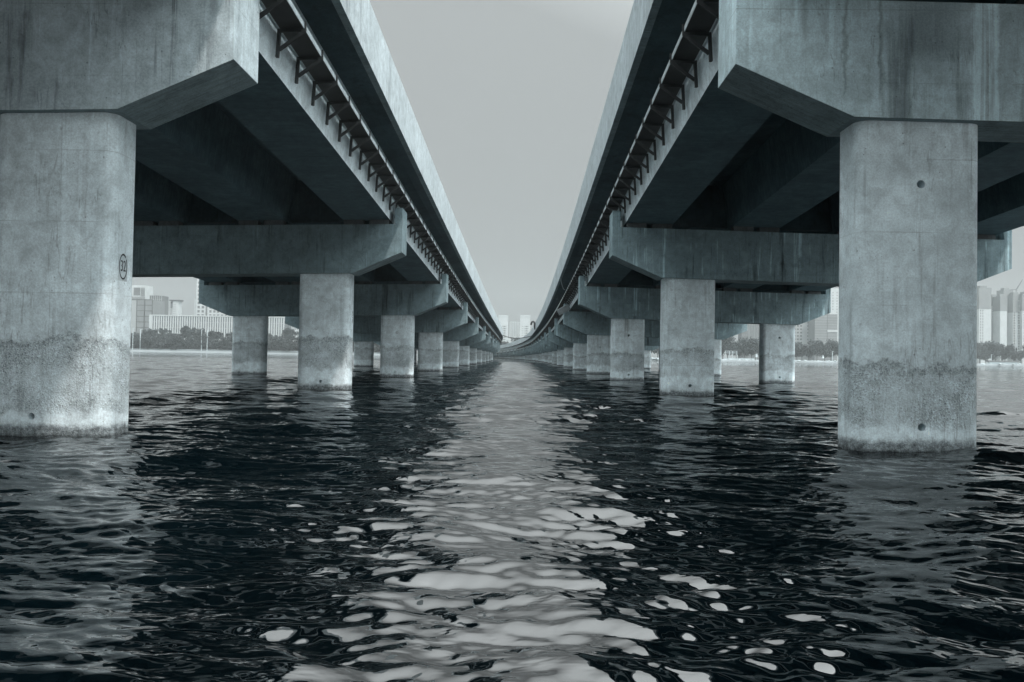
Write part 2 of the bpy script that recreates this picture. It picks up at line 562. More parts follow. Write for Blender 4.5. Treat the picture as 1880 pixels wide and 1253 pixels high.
def make_pier(side, n):
    s = BR[side][1]
    loc, rz, p = pier_frame(side, n)
    lab = PIER_LABEL.get((side, n), '%s concrete pier from the camera under the %s bridge' % (ORD[n], side))
    root = thing('bridge_pier', lab, 'bridge pier', loc, rz, 'piers of the %s bridge' % side)
    zt = lambda o, z: p + z - 0.02 * (o + 8.6)
    prof = [(-11.46, 1.2), (-8.6, 0), (8.6, 0), (11.46, 1.2), (11.46, 3.8), (11.0, 3.8), (11.0, 2.85), (-11.0, 2.85), (-11.0, 3.8), (-11.46, 3.8)]
    poly = [(s * o, zt(o, z)) for o, z in prof]
    cm = M['cap_near_' + side] if n == 0 else M['cap_' + side]  # nearest caps take the lit copy, the others the shaded one
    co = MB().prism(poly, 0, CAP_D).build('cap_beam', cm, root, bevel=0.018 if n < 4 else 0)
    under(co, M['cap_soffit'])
    rg = random.Random(n * 7 + s)
    for k in (-1, 1):
        a, b = sorted((s * k * 5.38, s * k * 8.42))
        mid = (a + b) / 2
        holes = []
        if side == 'right':
            holes = [(mid + 0.07, 0.62, 0.095), (mid + 0.02, p - 1.56, 0.1)]
            if n == 1 and k == -1:
                holes = holes[:1]
            if n >= 2:
                holes += [(mid - 0.75, 1.45, 0.04), (mid + 0.8, 1.38, 0.05)]
        elif n < 3 and k == 1 * -1:
            holes = [(mid - 0.35 if n == 0 else mid - 0.1, 0.5, 0.085)]
        if n > 6:
            holes = []
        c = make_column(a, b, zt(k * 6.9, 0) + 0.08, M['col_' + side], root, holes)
        if side == 'left' and n < 7:
            d = MB()
            d.tube([(mid + 0.05, 0.222, p - 1.62), (mid + 0.05, 0.26, p - 1.62)], 0.16, 24)
            d.build('hole_plug', M['mortar'], c)
    if n < 9:
        for g in (-9.3, -3.1, 3.1, 9.3):
            for q in (-0.75, 0.75):
                o = g + q
                MB().box(s * o - 0.57, s * o + 0.57, 0.18, 0.75, zt(o, 2.8), zt(o, 3.155)).build('bearing_plinth', M['plinth'], root)
    return root


N_LEFT, N_RIGHT = 20, 26
PIERS = {}
for n in range(N_LEFT):
    PIERS['left', n] = make_pier('left', n)
for n in range(N_RIGHT):
    PIERS['right', n] = make_pier('right', n)

# the number on the nearest left column and the small painted characters on the next
def text_mesh(body, size, name, mat, parent, Mx):
    cu = bpy.data.curves.new(name, 'FONT')
    cu.body = body
    cu.size = size
    cu.align_x = 'CENTER'
    cu.align_y = 'CENTER'
    cu.extrude = 0.002
    o = bpy.data.objects.new(name, cu)
    COL.objects.link(o)
    dg = bpy.context.evaluated_depsgraph_get()
    me = bpy.data.meshes.new_from_object(o.evaluated_get(dg))
    bpy.data.objects.remove(o)
    me.transform(Mx)
    me.materials.clear()
    me.materials.append(mat)
    t = bpy.data.objects.new(name, me)
    COL.objects.link(t)
    t.parent = parent
    return t


c0 = [c for c in PIERS['left', 0].children if c.name.startswith('column') and c.bound_box[0][0] > 0][0]
FX = 8.42                                            # inner side face of the left columns, local x
mk_y, mk_z = 0.80, 4.30
basis = Matrix(((0, 0, 1, FX + 0.006), (0.62, 0, 0, mk_y), (0, 1, 0, mk_z), (0, 0, 0, 1)))   # text x -> y, text y -> z
text_mesh('32', 0.40, 'pier_number', M['paint'], c0, basis)
ring = MB()
nseg = 48
for k in range(nseg):
    if 5 <= k <= 6:
        continue
    a0, a1 = 2 * math.pi * k / nseg, 2 * math.pi * (k + 1) / nseg
    th = 0.036 * (1.35 if 7 <= k <= 13 else 1.0)
    q = []
    for xx in (FX + 0.003, FX + 0.008):
        for (a, r) in ((a0, 0.33), (a1, 0.33), (a1, 0.33 - th), (a0, 0.33 - th)):
            q.append((xx, mk_y + 0.56 * r * math.cos(a), mk_z + r * math.sin(a)))
    ring.add(q, [(0, 1, 2, 3), (7, 6, 5, 4), (0, 4, 5, 1), (1, 5, 6, 2), (2, 6, 7, 3), (3, 7, 4, 0)])
ring.build('number_ring', M['paint'], c0)
MB().box(FX - 0.05, FX + 0.002, mk_y - 0.2, mk_y + 0.2, mk_z - 0.37, mk_z + 0.3).build('primer_patch', M['patch'], c0)

c1 = [c for c in PIERS['left', 1].children if c.name.startswith('column') and c.bound_box[0][0] > 0][0]
gl = MB()
for i, zc in enumerate((4.60, 4.45, 4.30, 4.15, 4.02)):
    rg = random.Random(i)
    for k in range(3):
        zz = zc - 0.045 + 0.045 * k
        gl.box(FX, FX + 0.005, 0.93 + rg.random() * 0.04, 1.05 + rg.random() * 0.03, zz, zz + 0.018)
    gl.box(FX, FX + 0.006, 0.98, 1.01, zc - 0.06, zc + 0.06)
gl.build('painted_characters', M['paint'], c1)
# rough ledges of leaked grout on the second left column
lg = MB()
rg = random.Random(5)
for (xa, xb, z) in ((-0.1, 0.95, 0.38), (0.2, 0.9, 1.75), (-0.4, 0.35, 2.05)):
    xx = 6.4 + xa
    while xx < 6.4 + xb:
        w = 0.05 + rg.random() * 0.12
        lg.box(xx, xx + w, 0.23 - 0.01 - rg.random() * 0.035, 0.3, z - 0.02 - rg.random() * 0.02, z + 0.01 + rg.random() * 0.015)
        xx += w
lg.build('grout_ledge', M['mortar'], c1)

# decks
Y_BACK, Y_END = -160.0, 700.0
ys_d = [Y_BACK + i * 2.5 for i in range(int((400 - Y_BACK) / 2.5) + 1)] + [410 + 10 * i for i in range(35)]
DECKS = {}
for side in ('left', 'right'):
    deck = thing('bridge_deck', 'long concrete deck of the %s bridge on box girders above its piers' % side, 'bridge', place(side, 0, 5.9, 20))
    DECKS[side] = deck
    inv = Matrix.Translation(-deck.location)

    def put(o):
        o.data.transform(inv)
        o.parent = deck
        return o
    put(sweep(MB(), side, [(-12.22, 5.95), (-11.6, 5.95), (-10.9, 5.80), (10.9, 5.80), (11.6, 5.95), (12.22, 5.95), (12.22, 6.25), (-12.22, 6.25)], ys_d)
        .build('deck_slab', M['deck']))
    for k in (-1, 1):
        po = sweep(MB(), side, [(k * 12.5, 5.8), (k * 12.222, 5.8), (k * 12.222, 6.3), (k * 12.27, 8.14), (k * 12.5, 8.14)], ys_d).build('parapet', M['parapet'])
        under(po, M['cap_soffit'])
        put(po)
    n_last = 19 if side == 'left' else 25
    for n in range(-7, n_last):
        ya, yb = Y0 + SPAN * n + CAP_D / 2 + 0.04, Y0 + SPAN * (n + 1) + CAP_D / 2 - 0.04
        for g in (-9.3, -3.1, 3.1, 9.3):
            mb = MB()
            sweep(mb, side, [(g - 1.375, 3.16), (g + 1.375, 3.16), (g + 1.72, 5.88), (g - 1.72, 5.88)], [ya + (yb - ya) * i / 8 for i in range(9)])
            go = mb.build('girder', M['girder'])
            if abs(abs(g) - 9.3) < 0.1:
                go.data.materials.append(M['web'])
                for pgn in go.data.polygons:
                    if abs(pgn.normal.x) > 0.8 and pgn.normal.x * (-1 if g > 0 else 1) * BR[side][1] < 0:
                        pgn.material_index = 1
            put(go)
        if n < 10:
            for g in (-6.2, 0.0, 6.2):
                for yy in (ya + 0.35, ):
                    mb = MB()
                    sweep(mb, side, [(g - 1.78, 3.30), (g + 1.78, 3.30), (g + 1.5, 5.79), (g - 1.5, 5.79)], [yy, yy + 0.3])
                    put(mb.build('diaphragm', M['deck']))

# cable trays under the inner overhangs
O_WEB, O_RAIL, Z_TR = -10.84, -11.70, 4.28
for side in ('left', 'right'):
    tr = thing('cable_tray', 'dark steel cable tray on brackets along the inner girder of the %s bridge' % side, 'cable tray', place(side, O_RAIL, Z_TR, 20))
    inv = Matrix.Translation(-tr.location)
    ys_t = [-22 + i * 2.5 for i in range(int((420 + 22) / 2.5))] + [420 + 10 * i for i in range(28)]

    def putt(o, par=None):
        o.data.transform(inv)
        o.parent = par or tr
        return o
    rj = random.Random(3)
    putt(sweep(MB(), side, [(O_RAIL - 0.02, Z_TR + 0.02), (O_RAIL, Z_TR + 0.02), (O_RAIL, Z_TR + 0.2), (O_RAIL - 0.02, Z_TR + 0.2)], ys_t).build('tray_rail', M['rail']))
    putt(sweep(MB(), side, [(O_RAIL + 0.01, Z_TR + 0.03), (O_RAIL + 0.74, Z_TR + 0.03), (O_RAIL + 0.74, Z_TR + 0.06), (O_RAIL + 0.01, Z_TR + 0.06)], ys_t).build('tray_floor', M['tray']))
    mb = MB()
    mb.tube([place(side, O_RAIL + 0.80 + 0.015 * rj.random(), Z_TR + 0.12 + 0.02 * rj.random(), y) for y in ys_t], 0.045, 8)
    putt(mb.build('conduit', M['rail'], smooth=True))
    far = MB()
    for k in range(210):
        y = 22.6 + 1.92 * (k - 4)
        if y > 415:
            break
        pl = lambda o, z: place(side, o, z, y)
        post = lambda m: m.bar(pl(O_WEB - 0.05, Z_TR - 0.86), pl(O_WEB - 0.10, Z_TR + 0.02), 0.10, 0.10, (0, 1, 0))
        arm = lambda m: m.bar(pl(O_WEB - 0.08, Z_TR - 0.03), pl(O_RAIL - 0.05, Z_TR - 0.03), 0.09, 0.10)
        strut = lambda m: m.bar(pl(O_WEB - 0.10, Z_TR - 0.62), pl(O_RAIL - 0.02, Z_TR - 0.07), 0.08, 0.10)
        clip = lambda m: m.bar(pl(O_RAIL - 0.05, Z_TR - 0.08), pl(O_RAIL - 0.05, Z_TR + 0.26), 0.05, 0.05, (0, 1, 0))
        if k < 100:
            mb = MB()
            post(mb)
            b = putt(mb.build('bracket', M['steel']))
            if k < 40:
                for nm, fn in (('arm', arm), ('strut', strut), ('clip', clip)):
                    m2 = MB()
                    fn(m2)
                    o = m2.build(nm, M['steel'])
                    o.data.transform(inv)
                    o.parent = b
            else:
                pass
        if k >= 40:
            m2 = far if k >= 100 else MB()
            if k >= 100:
                post(far)
            arm(m2)
            strut(m2)
            if k < 100:
                o = m2.build('arm', M['steel'])
                o.data.transform(inv)
                o.parent = b
    fo = putt(far.build('distant_brackets', M['steel']))
    fo['kind'] = 'stuff'

# small loose things hung on the bridges
c = place('right', -11.55, 0, Y0 + 3 * SPAN - 0.6)
zc = P(Y0 + 3 * SPAN) + 3.05
mp = Matrix.Translation((c.x + 0.05, c.y, zc)) @ Matrix.Rotation(R(-28), 4, 'Y') @ Matrix.Rotation(R(15), 4, 'X')
pn = MB()
pn.box(-0.85, 0.75, -0.03, 0.03, -0.38, 0.38, mp)
pn.box(-0.85, 0.75, 0.032, 0.12, 0.3, 0.38, mp)
pn.box(-0.85, 0.75, 0.032, 0.12, -0.38, -0.3, mp)
tag(pn.build('metal_sheet', M['panel']), 'tilted grey sheet panel hanging loose at a right bridge cap tip', 'panel')

yh = 208
pt = lambda o, z: place('right', o, z, yh)
hz = MB()
arch = [pt(-12.55, 6.05), pt(-12.7, 7.0), pt(-12.75, 7.7), pt(-12.85, 8.1), pt(-13.15, 8.3), pt(-13.5, 8.1), pt(-13.7, 7.7), pt(-13.75, 7.3)]
hz.tube(arch, 0.27, 10)
tag(hz.build('rubber_hose', M['rubber'], smooth=True), 'thick black hose bent over the right bridge parapet in the distance', 'hose')

wc = MB()
pts = []
for i in range(13):
    t = i / 12
    o = -12.4 + 0.55 * t
    pts.append(place('right', o, 5.75 - 1.2 * t - 0.35 * math.sin(math.pi * t), 84 + 0.8 * t))
wc.tube(pts, 0.03, 6)
tag(wc.build('loose_cable', M['white'], smooth=True), 'short pale cable drooping from the right deck edge to its tray rail', 'cable')

for (yy, za, sag, r, lab) in ((262, 5.9, 0.9, 0.14, 'thick dark cable sagging between the two bridges far away'),
                              (330, 4.2, 0.25, 0.05, 'thin nearly straight wire between the two bridges, below the thick one')):
    a, b = place('left', -12.4, za, yy), place('right', -12.4, za, yy)
    a2 = place('left', -11.8, 4.5, yy - 4)
    cb = MB()
    cb.tube([a2] + [a.lerp(b, i / 20) - Vector((0, 0, sag * 4 * (i / 20) * (1 - i / 20))) for i in range(21)], r, 6)
    tag(cb.build('hanging_cable', M['rubber'], smooth=True), lab, 'cable')

# ------------------------------------------------------------------ water
def wave_field():
    n = 260
    lam = np.exp(rng.uniform(math.log(0.16), math.log(7.0), n))
    th = np.radians(-97) + rng.normal(0, 1, n) * np.radians(np.where(lam < 1.2, 22, 38))
    k = 2 * math.pi / lam
    slope = 0.0170 * np.where(lam > 1.4, 0.6, 1.0) * np.where(lam < 0.6, 1.4, 1.0)
    amp = slope / k * rng.uniform(0.5, 1.5, n)
    ph = rng.uniform(0, 2 * math.pi, n)
    return lam, k * np.cos(th), k * np.sin(th), amp, ph, np.cos(th), np.sin(th)


def build_water():
    lam, kx, ky, amp, ph, cx, cy = wave_field()
    rs = [1.2]
    while rs[-1] < 2600:
        r = rs[-1]
        rs.append(r + max(0.025, r * (0.0043 if r < 250 else 0.02)))
    rs = np.array(rs)
    half = math.radians(46)
    th_f = np.linspace(-half, half, 800)
    th_b = np.linspace(half, 2 * math.pi - half, 140)[1:-1]
    th = np.concatenate([th_f, th_b])
    dth = np.concatenate([np.full(800, th_f[1] - th_f[0]), np.full(len(th_b), th_b[1] - th_b[0])])
    RR, TT = np.meshgrid(rs, th, indexing='ij')
    X = RR * np.sin(TT)
    Y = RR * np.cos(TT)
    dr = np.gradient(rs)
    cell = np.maximum(dr[:, None], (RR * dth[None, :]))
    Z = np.zeros_like(X)
    DX = np.zeros_like(X)
    DY = np.zeros_like(X)
    # patches of livelier and calmer water
    pat = 1.0 + 0.35 * np.sin(0.31 * X + 0.9) * np.sin(0.23 * Y + 0.4) + 0.22 * np.sin(0.83 * X - 0.4 * Y) * np.sin(0.57 * Y + 0.2 * X + 1.0)
    for i in range(len(lam)):
        fade = np.clip((lam[i] / cell - 1.9) / 1.6, 0, 1)
        a = kx[i] * X + ky[i] * Y + ph[i]
        s, c = np.sin(a), np.cos(a)
        A = amp[i] * fade * pat
        Z += A * s
        DX -= 0.7 * A * cx[i] * c
        DY -= 0.7 * A * cy[i] * c
    X = X - 0 + DX
    Y = Y + DY
    nr, nt = RR.shape
    co = np.stack([X, Y, Z], -1).reshape(-1, 3)
    co = np.concatenate([co, [[0, 0, 0]]])
    i = np.arange(nr - 1)[:, None] * nt
    j = np.arange(nt)[None, :]
    j2 = (j + 1) % nt
    q = np.stack([i + j, i + nt + j, i + nt + j2, i + j2], -1).reshape(-1, 4)
    ctr = len(co) - 1
    tri = np.stack([np.full(nt, ctr), np.arange(nt), (np.arange(nt) + 1) % nt], -1)
    me = bpy.data.meshes.new('water')
    me.vertices.add(len(co))
    me.vertices.foreach_set('co', co.astype(np.float32).ravel())
    nl = q.size + tri.size
    me.loops.add(nl)
    li = np.concatenate([q[:, ::-1].ravel(), tri[:, ::-1].ravel()]).astype(np.int32)
    me.loops.foreach_set('vertex_index', li)
    me.polygons.add(len(q) + len(tri))
    st = np.concatenate([np.arange(len(q)) * 4, q.size + np.arange(len(tri)) * 3]).astype(np.int32)
    me.polygons.foreach_set('loop_start', st)
    me.update(calc_edges=True)
    me.validate()
    me.shade_smooth()
    if me.polygons[1000].normal.z < 0:
        me.flip_normals()
    t = NT('water')
    t.b.inputs['Base Color'].default_value = (0.0006, 0.0026, 0.0038, 1)
    t.b.inputs['Roughness'].default_value = 0.03
    t.b.inputs['IOR'].default_value = 2.0
    geo = t.node('ShaderNodeNewGeometry')
    n1 = t.noise(t.mapping(geo.outputs['Position'], (1.0, 2.1, 1.0)), 3.2, 2, 0.5, 0.3)
    n2 = t.noise(t.mapping(geo.outputs['Position'], (1.0, 1.3, 1.0)), 0.9, 3, 0.5)
    h = t.math('MULTIPLY', n1, t.ramp(n2, 0.4, 0.65, 0.2, 1.0))
    bp = t.node('ShaderNodeBump')
    bp.inputs['Strength'].default_value = 1.0
    bp.inputs['Distance'].default_value = 0.03
    t.link(h, bp.inputs['Height'])
    t.link(bp.outputs[0], t.b.inputs['Normal'])
    me.materials.append(t.m)
    o = bpy.data.objects.new('water', me)
    COL.objects.link(o)
    return tag(o, 'dark rippled water under and between the two bridges', kind='structure')


build_water()


# ------------------------------------------------------------------ the far shore
def at(px, py, d):
    """point at distance y = d seen at a photograph pixel"""
    v = CAM_R @ Vector(((px - W_PX / 2) / F_PX, -(py - H_PX / 2) / F_PX, -1))
    return Vector((0, 0, CAM_H)) + v * (d / v.y)


M['sand'] = plain('pale_sand', 0.18, 0.9, scale=0.1)
M['land'] = plain('ground', 0.12, 0.95, scale=0.05)
SH = 695.0
lb = MB()
xs = [-1500 + 20 * i for i in range(151)]
front = [SH + 3 * math.sin(x * 0.021) + 2 * math.sin(x * 0.057 + 1) + (40 if -60 < x < 60 else 0) for x in xs]
vs_ = []
for x, f in zip(xs, front):
    vs_ += [(x, f, -0.8), (x, f + 1.5, 1.1), (x, f + 9, 1.7), (x, f + 14, 2.1)]
lb.add(vs_, [(i * 4 + k, (i + 1) * 4 + k, (i + 1) * 4 + k + 1, i * 4 + k + 1) for i in range(len(xs) - 1) for k in range(3)])
tag(lb.build('beach', M['sand']), 'pale sandy beach along the far shore', kind='structure')
gb = MB()
gb.add([(-1500, SH + 10, 1.75), (1500, SH + 10, 1.75), (1500, 1480, 3), (-1500, 1480, 3)], [(0, 1, 2, 3)])
tag(gb.build('ground', M['land']), 'flat ground behind the far shore', kind='structure')


# trees
def leaf_mesh(name, seed, h, w, n, dark, trunk_h):
    rg = random.Random(seed)
    root = thing(name, 'tree', 'tree')
    tk = MB()
    segs = 6
    prev = None
    for (x, y, z0, x1, y1, z1, r0, r1) in [(0, 0, -0.3, 0.15, 0.1, trunk_h + h * 0.35, 0.30, 0.12)] + \
            [(0.1, 0.05, trunk_h * (0.7 + 0.3 * rg.random()), w * 0.3 * math.cos(a), w * 0.3 * math.sin(a), trunk_h + h * (0.2 + 0.25 * rg.random()), 0.14, 0.05)
             for a in (0.3, 1.7, 3.0, 4.4, 5.4)]:
        a_ = [(x + r0 * math.cos(k * 6.283 / segs), y + r0 * math.sin(k * 6.283 / segs), z0) for k in range(segs)]
        b_ = [(x1 + r1 * math.cos(k * 6.283 / segs), y1 + r1 * math.sin(k * 6.283 / segs), z1) for k in range(segs)]
        tk.add(a_ + b_, [(k, (k + 1) % segs, (k + 1) % segs + segs, k + segs) for k in range(segs)])
    tk.build('trunk', M['bark'], root)
    cl = [(rg.gauss(0, 0.27) * w, rg.gauss(0, 0.27) * w, trunk_h + h * (0.15 + 0.75 * rg.random() ** 0.8), (0.15 + 0.14 * rg.random()) * w) for _ in range(13)]
    lf = MB()
    for _ in range(n):
        cx, cy, cz, r = rg.choice(cl)
        d = Vector((rg.gauss(0, 1), rg.gauss(0, 1), rg.gauss(0, 0.8))).normalized() * r * (0.5 + 0.6 * rg.random())
        p = Vector((cx, cy, cz)) + d
        if p.z < trunk_h * 0.3:
            continue
        u = Vector((rg.gauss(0, 1), rg.gauss(0, 1), rg.gauss(0, 1))).normalized()
        v = u.cross(Vector((rg.gauss(0, 1), rg.gauss(0, 1), rg.gauss(0, 1)))).normalized()
        s = 0.35 + 0.4 * rg.random()
        lf.add([p - u * s, p + v * s * 0.6, p + u * s, p - v * s * 0.6], [(0, 1, 2, 3)])
    lf.build('crown', M[dark], root)
    return root


M['bark'] = plain('bark', 0.07, 0.9)
M['leaf_dark'] = plain('leaf_dark', 0.022, 0.8, tint=(0.7, 1.0, 1.08), var=0.45, scale=0.35)
M['leaf_mid'] = plain('leaf_mid', 0.04, 0.8, tint=(0.72, 1.0, 1.06), var=0.45, scale=0.35)
protos = {
    'broad_tree': (leaf_mesh('broad_tree', 1, 11, 11, 1500, 'leaf_mid', 3.5), leaf_mesh('broad_tree', 2, 9, 9, 1200, 'leaf_dark', 3.0)),
    'tall_tree': (leaf_mesh('tall_tree', 3, 15, 9, 2600, 'leaf_dark', 4.5), leaf_mesh('tall_tree', 4, 14, 8, 2200, 'leaf_mid', 5.0)),
    'bush': (leaf_mesh('bush', 5, 7.5, 11, 1500, 'leaf_dark', 0.8), leaf_mesh('bush', 6, 6.5, 9, 1300, 'leaf_dark', 0.6)),
}
used = set()


def plant(kind, x, y, label, cat, group, sc=1.0):
    src = random.choice(protos[kind])
    rz = random.uniform(0, 6.28)
    k = (sc * random.uniform(0.85, 1.15),) * 2 + (sc * random.uniform(0.85, 1.2),)
    z = 1.75
    if src.name not in used:
        used.add(src.name)
        src.location = (x, y, z)
        src.rotation_euler = (0, 0, rz)
        src.scale = k
        src['label'], src['category'], src['group'] = label, cat, group
        return src
    o = dup(src, (x, y, z), rz, label, group, k)
    o['category'] = cat
    return o


x = -430.0
while x < -130:
    plant('bush', x + random.uniform(-2, 2), SH + 22 + random.uniform(-4, 6), 'low dark bush in the dense belt along the left shore', 'bush', 'bushes on the left shore', 1.55)
    x += random.uniform(5.0, 7.5)
x = -430.0
while x < -130:
    plant('tall_tree', x, SH + 45 + random.uniform(-8, 12), 'slim taller tree rising behind the left shore bushes', 'tree', 'tall trees on the left shore', random.uniform(0.8, 1.2))
    x += random.choice((3, 4, 5, 6, 8, 12))
x = 105.0
while x < 520:
    plant('broad_tree', x, SH + 30 + random.uniform(-8, 12), 'round leafy tree behind the beach on the right shore', 'tree', 'leafy trees on the right shore', random.uniform(0.95, 1.35))
    if random.random() < 0.8:
        plant('broad_tree', x + 3, SH + 55 + random.uniform(-8, 12), 'round leafy tree further back on the right shore', 'tree', 'leafy trees further back on the right', random.uniform(1.2, 1.6))
    x += random.uniform(6.5, 10)
for x, sc in ((-14, 1.0), (-9, 1.1), (-3, 0.7), (-24, 0.9), (8, 0.8)):
    plant('broad_tree', x, SH + 62, 'round tree on the shore between the far ends of the bridges', 'tree', 'trees at the end of the channel', sc)

# buildings
def facade_mat(name, g):
    return plain(name, g, 0.7, tint=(0.93, 1.0, 1.01), var=0.06, scale=0.15)


for nm, g in (('b_white', 0.40), ('b_pale', 0.27), ('b_grey', 0.17), ('b_mid', 0.11), ('b_dark', 0.06), ('glass', 0.07)):
    M[nm] = facade_mat(nm, g)
M['glass'] = plain('window_glass', 0.10, 0.15, var=0.2, scale=0.3)
M['glass_dark'] = plain('window_glass_dark', 0.045, 0.2, var=0.2, scale=0.3)


def building(name, label, px0, px1, pt_, d, depth, body, group=None, steps=()):
    """a block whose front stands at y = d; returns (root, w, h)"""
    mid = (px0 + px1) / 2
    base_y = 653.4 + 0.0163 * (mid - 940)
    a, b = at(px0, base_y, d), at(px1, base_y, d)
    h = at(mid, pt_, d).z - 2
    w = b.x - a.x
    root = thing(name, label, 'building', ((a.x + b.x) / 2, d, 2.0), 0, group)
    MB().box(-w / 2, w / 2, 0, depth, 0, h).build('facade', M[body], root)
    return root, w, h


def rows(root, w, h, z0, z1, x0, x1, nx, nz, fx, fz, mat, name='window'):
    """nx columns of nz windows; each column is one child made of its panes set into the wall"""
    for i in range(nx):
        mb = MB()
        cx = x0 + (x1 - x0) * (i + 0.5) / nx
        hw = (x1 - x0) / nx * fx / 2
        for k in range(nz):
            zc_ = z0 + (z1 - z0) * (k + 0.5) / nz
            hh = (z1 - z0) / nz * fz / 2
            mb.box(cx - hw, cx + hw, -0.06, 0.3, zc_ - hh, zc_ + hh)
        mb.build(name, M[mat], root)


def bands(root, w, h, zs, x0, x1, t, mat, name='floor_band'):
    for z in zs:
        MB().box(x0, x1, -0.25, 0.2, z - t / 2, z + t / 2).build(name, M[mat], root)


def fins(root, h, x0, x1, n, t, mat, z0=0.0, name='fin'):
    for i in range(n):
        x = x0 + (x1 - x0) * i / (n - 1)
        MB().box(x - t / 2, x + t / 2, -0.9, -0.0, z0, h).build(name, M[mat], root)


# left shore
b, w, h = building('glass_block', 'glazed block with dark grid lines behind the left shore trees', 178, 278, 550, 880, 30, 'b_grey')
bands(b, w, h, [h * k / 9 for k in range(1, 10)], -w / 2, w / 2, 0.8, 'b_dark', 'floor_band')
fins(b, h, -w / 2, w / 2, 8, 0.7, 'b_dark')
MB().box(w * 0.04, w * 0.22, -0.5, 0.1, 0, h - 1).build('pale_panel', M['b_pale'], b)
b, w, h = building('framed_tower', 'white tower whose top is a square frame with a grey infill', 238, 264, 524, 930, 20, 'b_white')
MB().box(-w * 0.32, w * 0.14, -0.15, 0.3, h - 13, h - 3).build('infill_panel', M['b_mid'], b)
fins(b, h - 3, w * 0.22, w * 0.46, 4, 0.6, 'b_grey', h - 14)
fins(b, h - 14.5, -w * 0.46, w * 0.46, 12, 0.4, 'b_grey', h - 20)
b, w, h = building('dark_tower', 'darker gridded tower left of the slender white one', 272.5, 294.5, 543, 920, 18, 'b_mid')
bands(b, w, h, [h * k / 14 for k in range(1, 15)], -w / 2, w / 2, 0.5, 'b_pale')
fins(b, h, -w / 2, w / 2, 7, 0.4, 'b_pale')
b, w, h = building('slender_tower', 'slender white tower with a flat dark cap above the long building', 315, 325.5, 553, 1000, 10, 'b_white')
MB().box(-w / 2 - 4, -w / 2 - 0.1, 2, 9, 0, h - 10).build('side_wing', M['b_pale'], b)
MB().box(-w / 2 - 4, -w / 2 - 0.1, 2, 9, h - 9.9, h - 0.5).build('side_head', M['b_mid'], b)
MB().box(-w / 2 - 4.5, w / 2 + 2, -1, 11, h + 0.05, h + 1.6).build('roof_slab', M['b_dark'], b)
rows(b, w, h, h * 0.4, h * 0.95, -w * 0.4, w * 0.05, 2, 12, 0.35, 0.4, 'b_mid')
b, w, h = building('finned_building', 'long low white building with close vertical fins behind the left shore', 274, 520, 582, 800, 25, 'glass')
fins(b, h, -w / 2, w / 2, 58, 1.25, 'b_white')
MB().box(-w / 2 - 0.2, w / 2 + 0.2, -1.2, 26, h + 0.02, h + 1.2).build('roof_slab', M['b_white'], b)
MB().box(-w / 2 - 0.3, -w / 2 + 2.5, -1.1, 0, 0, h).build('end_wall', M['b_white'], b)
bands(b, w, h, [h * k / 6 for k in range(1, 6)], -w / 2, w / 2, 0.5, 'b_pale')
b, w, h = building('stepped_tower', 'white tower with square dark windows beside the left bridge cap', 358, 440, 512, 860, 22, 'b_white')
rows(b, w, h, h * 0.12, h * 0.97, -w * 0.49, -w * 0.30, 2, 15, 0.55, 0.6, 'b_mid')
rows(b, w, h, h * 0.12, h * 0.97, -w * 0.22, w * 0.48, 8, 15, 0.55, 0.6, 'b_mid')
MB().box(-w * 0.285, -w * 0.245, -0.1, 0.3, 1, h - 1).build('slit', M['b_mid'], b)
MB().box(-w / 2 - 3.5, -w / 2, 3, 18, 0, h * 0.72).build('side_wing', M['b_white'], b)
for (a_, c_, t_, lb_, d_) in ((508, 523, 600, 'pale low block left of another low one, between left bridge columns', 900), (523, 538, 610, 'lowest pale block between the left bridge columns', 910),
                              (538, 560, 598, 'white windowed block right of the low pale ones, between columns', 880), (650, 664, 606, 'pale block seen past the third left column', 920)):
    b, w, h = building('pale_block', lb_, a_, c_, t_, d_, 15, 'b_white' if a_ > 530 else 'b_pale')
    rows(b, w, h, h * 0.1, h * 0.92, -w * 0.45, w * 0.45, 5, 7, 0.5, 0.5, 'b_grey')
    MB().box(-w / 2 - 0.2, w / 2 + 0.2, -0.3, 15.2, h + 0.02, h + 1.0).build('roof_slab', M['b_grey'], b)
# channel end
for (a_, c_, t_, lb_, d_, g_, nx) in (
        (914, 931.5, 582, 'left one of the three pale towers at the end of the channel', 1050, 'b_white', 2),
        (935, 952.5, 591, 'middle and lowest of the three pale towers at the channel end', 1150, 'b_pale', 4),
        (954, 972.5, 582, 'right one of the three towers at the channel end, white roof band', 1050, 'b_white', 2)):
    b, w, h = building('apartment_tower', lb_, a_, c_, t_, d_, 18, g_, 'towers at the end of the channel')
    if nx == 4:
        fins(b, h, -w * 0.45, w * 0.45, 6, 1.2, 'b_white')
    else:
        rows(b, w, h, h * 0.05, h * 0.78, -w * 0.1, w * 0.4, 1, 13, 0.35, 0.45, 'b_mid')
        rows(b, w, h, h * 0.05, h * 0.78, -w * 0.38, w * 0.38, 3, 13, 0.7, 0.22, 'b_grey', 'balcony')
        MB().box(-w / 2 - 0.2, w / 2 + 0.2, -0.4, 18.3, h + 0.02, h + 2.2).build('roof_slab', M['b_white'], b)
for (a_, c_, t_, lb_) in ((928, 940, 622, 'low pale block in front of the channel end towers, on the left'), (941, 953, 618, 'low white block in front of the middle channel end tower')):
    b, w, h = building('low_block', lb_, a_, c_, t_, 950, 15, 'b_white')
    rows(b, w, h, h * 0.1, h * 0.92, -w * 0.45, w * 0.45, 3, 8, 0.5, 0.5, 'b_pale')
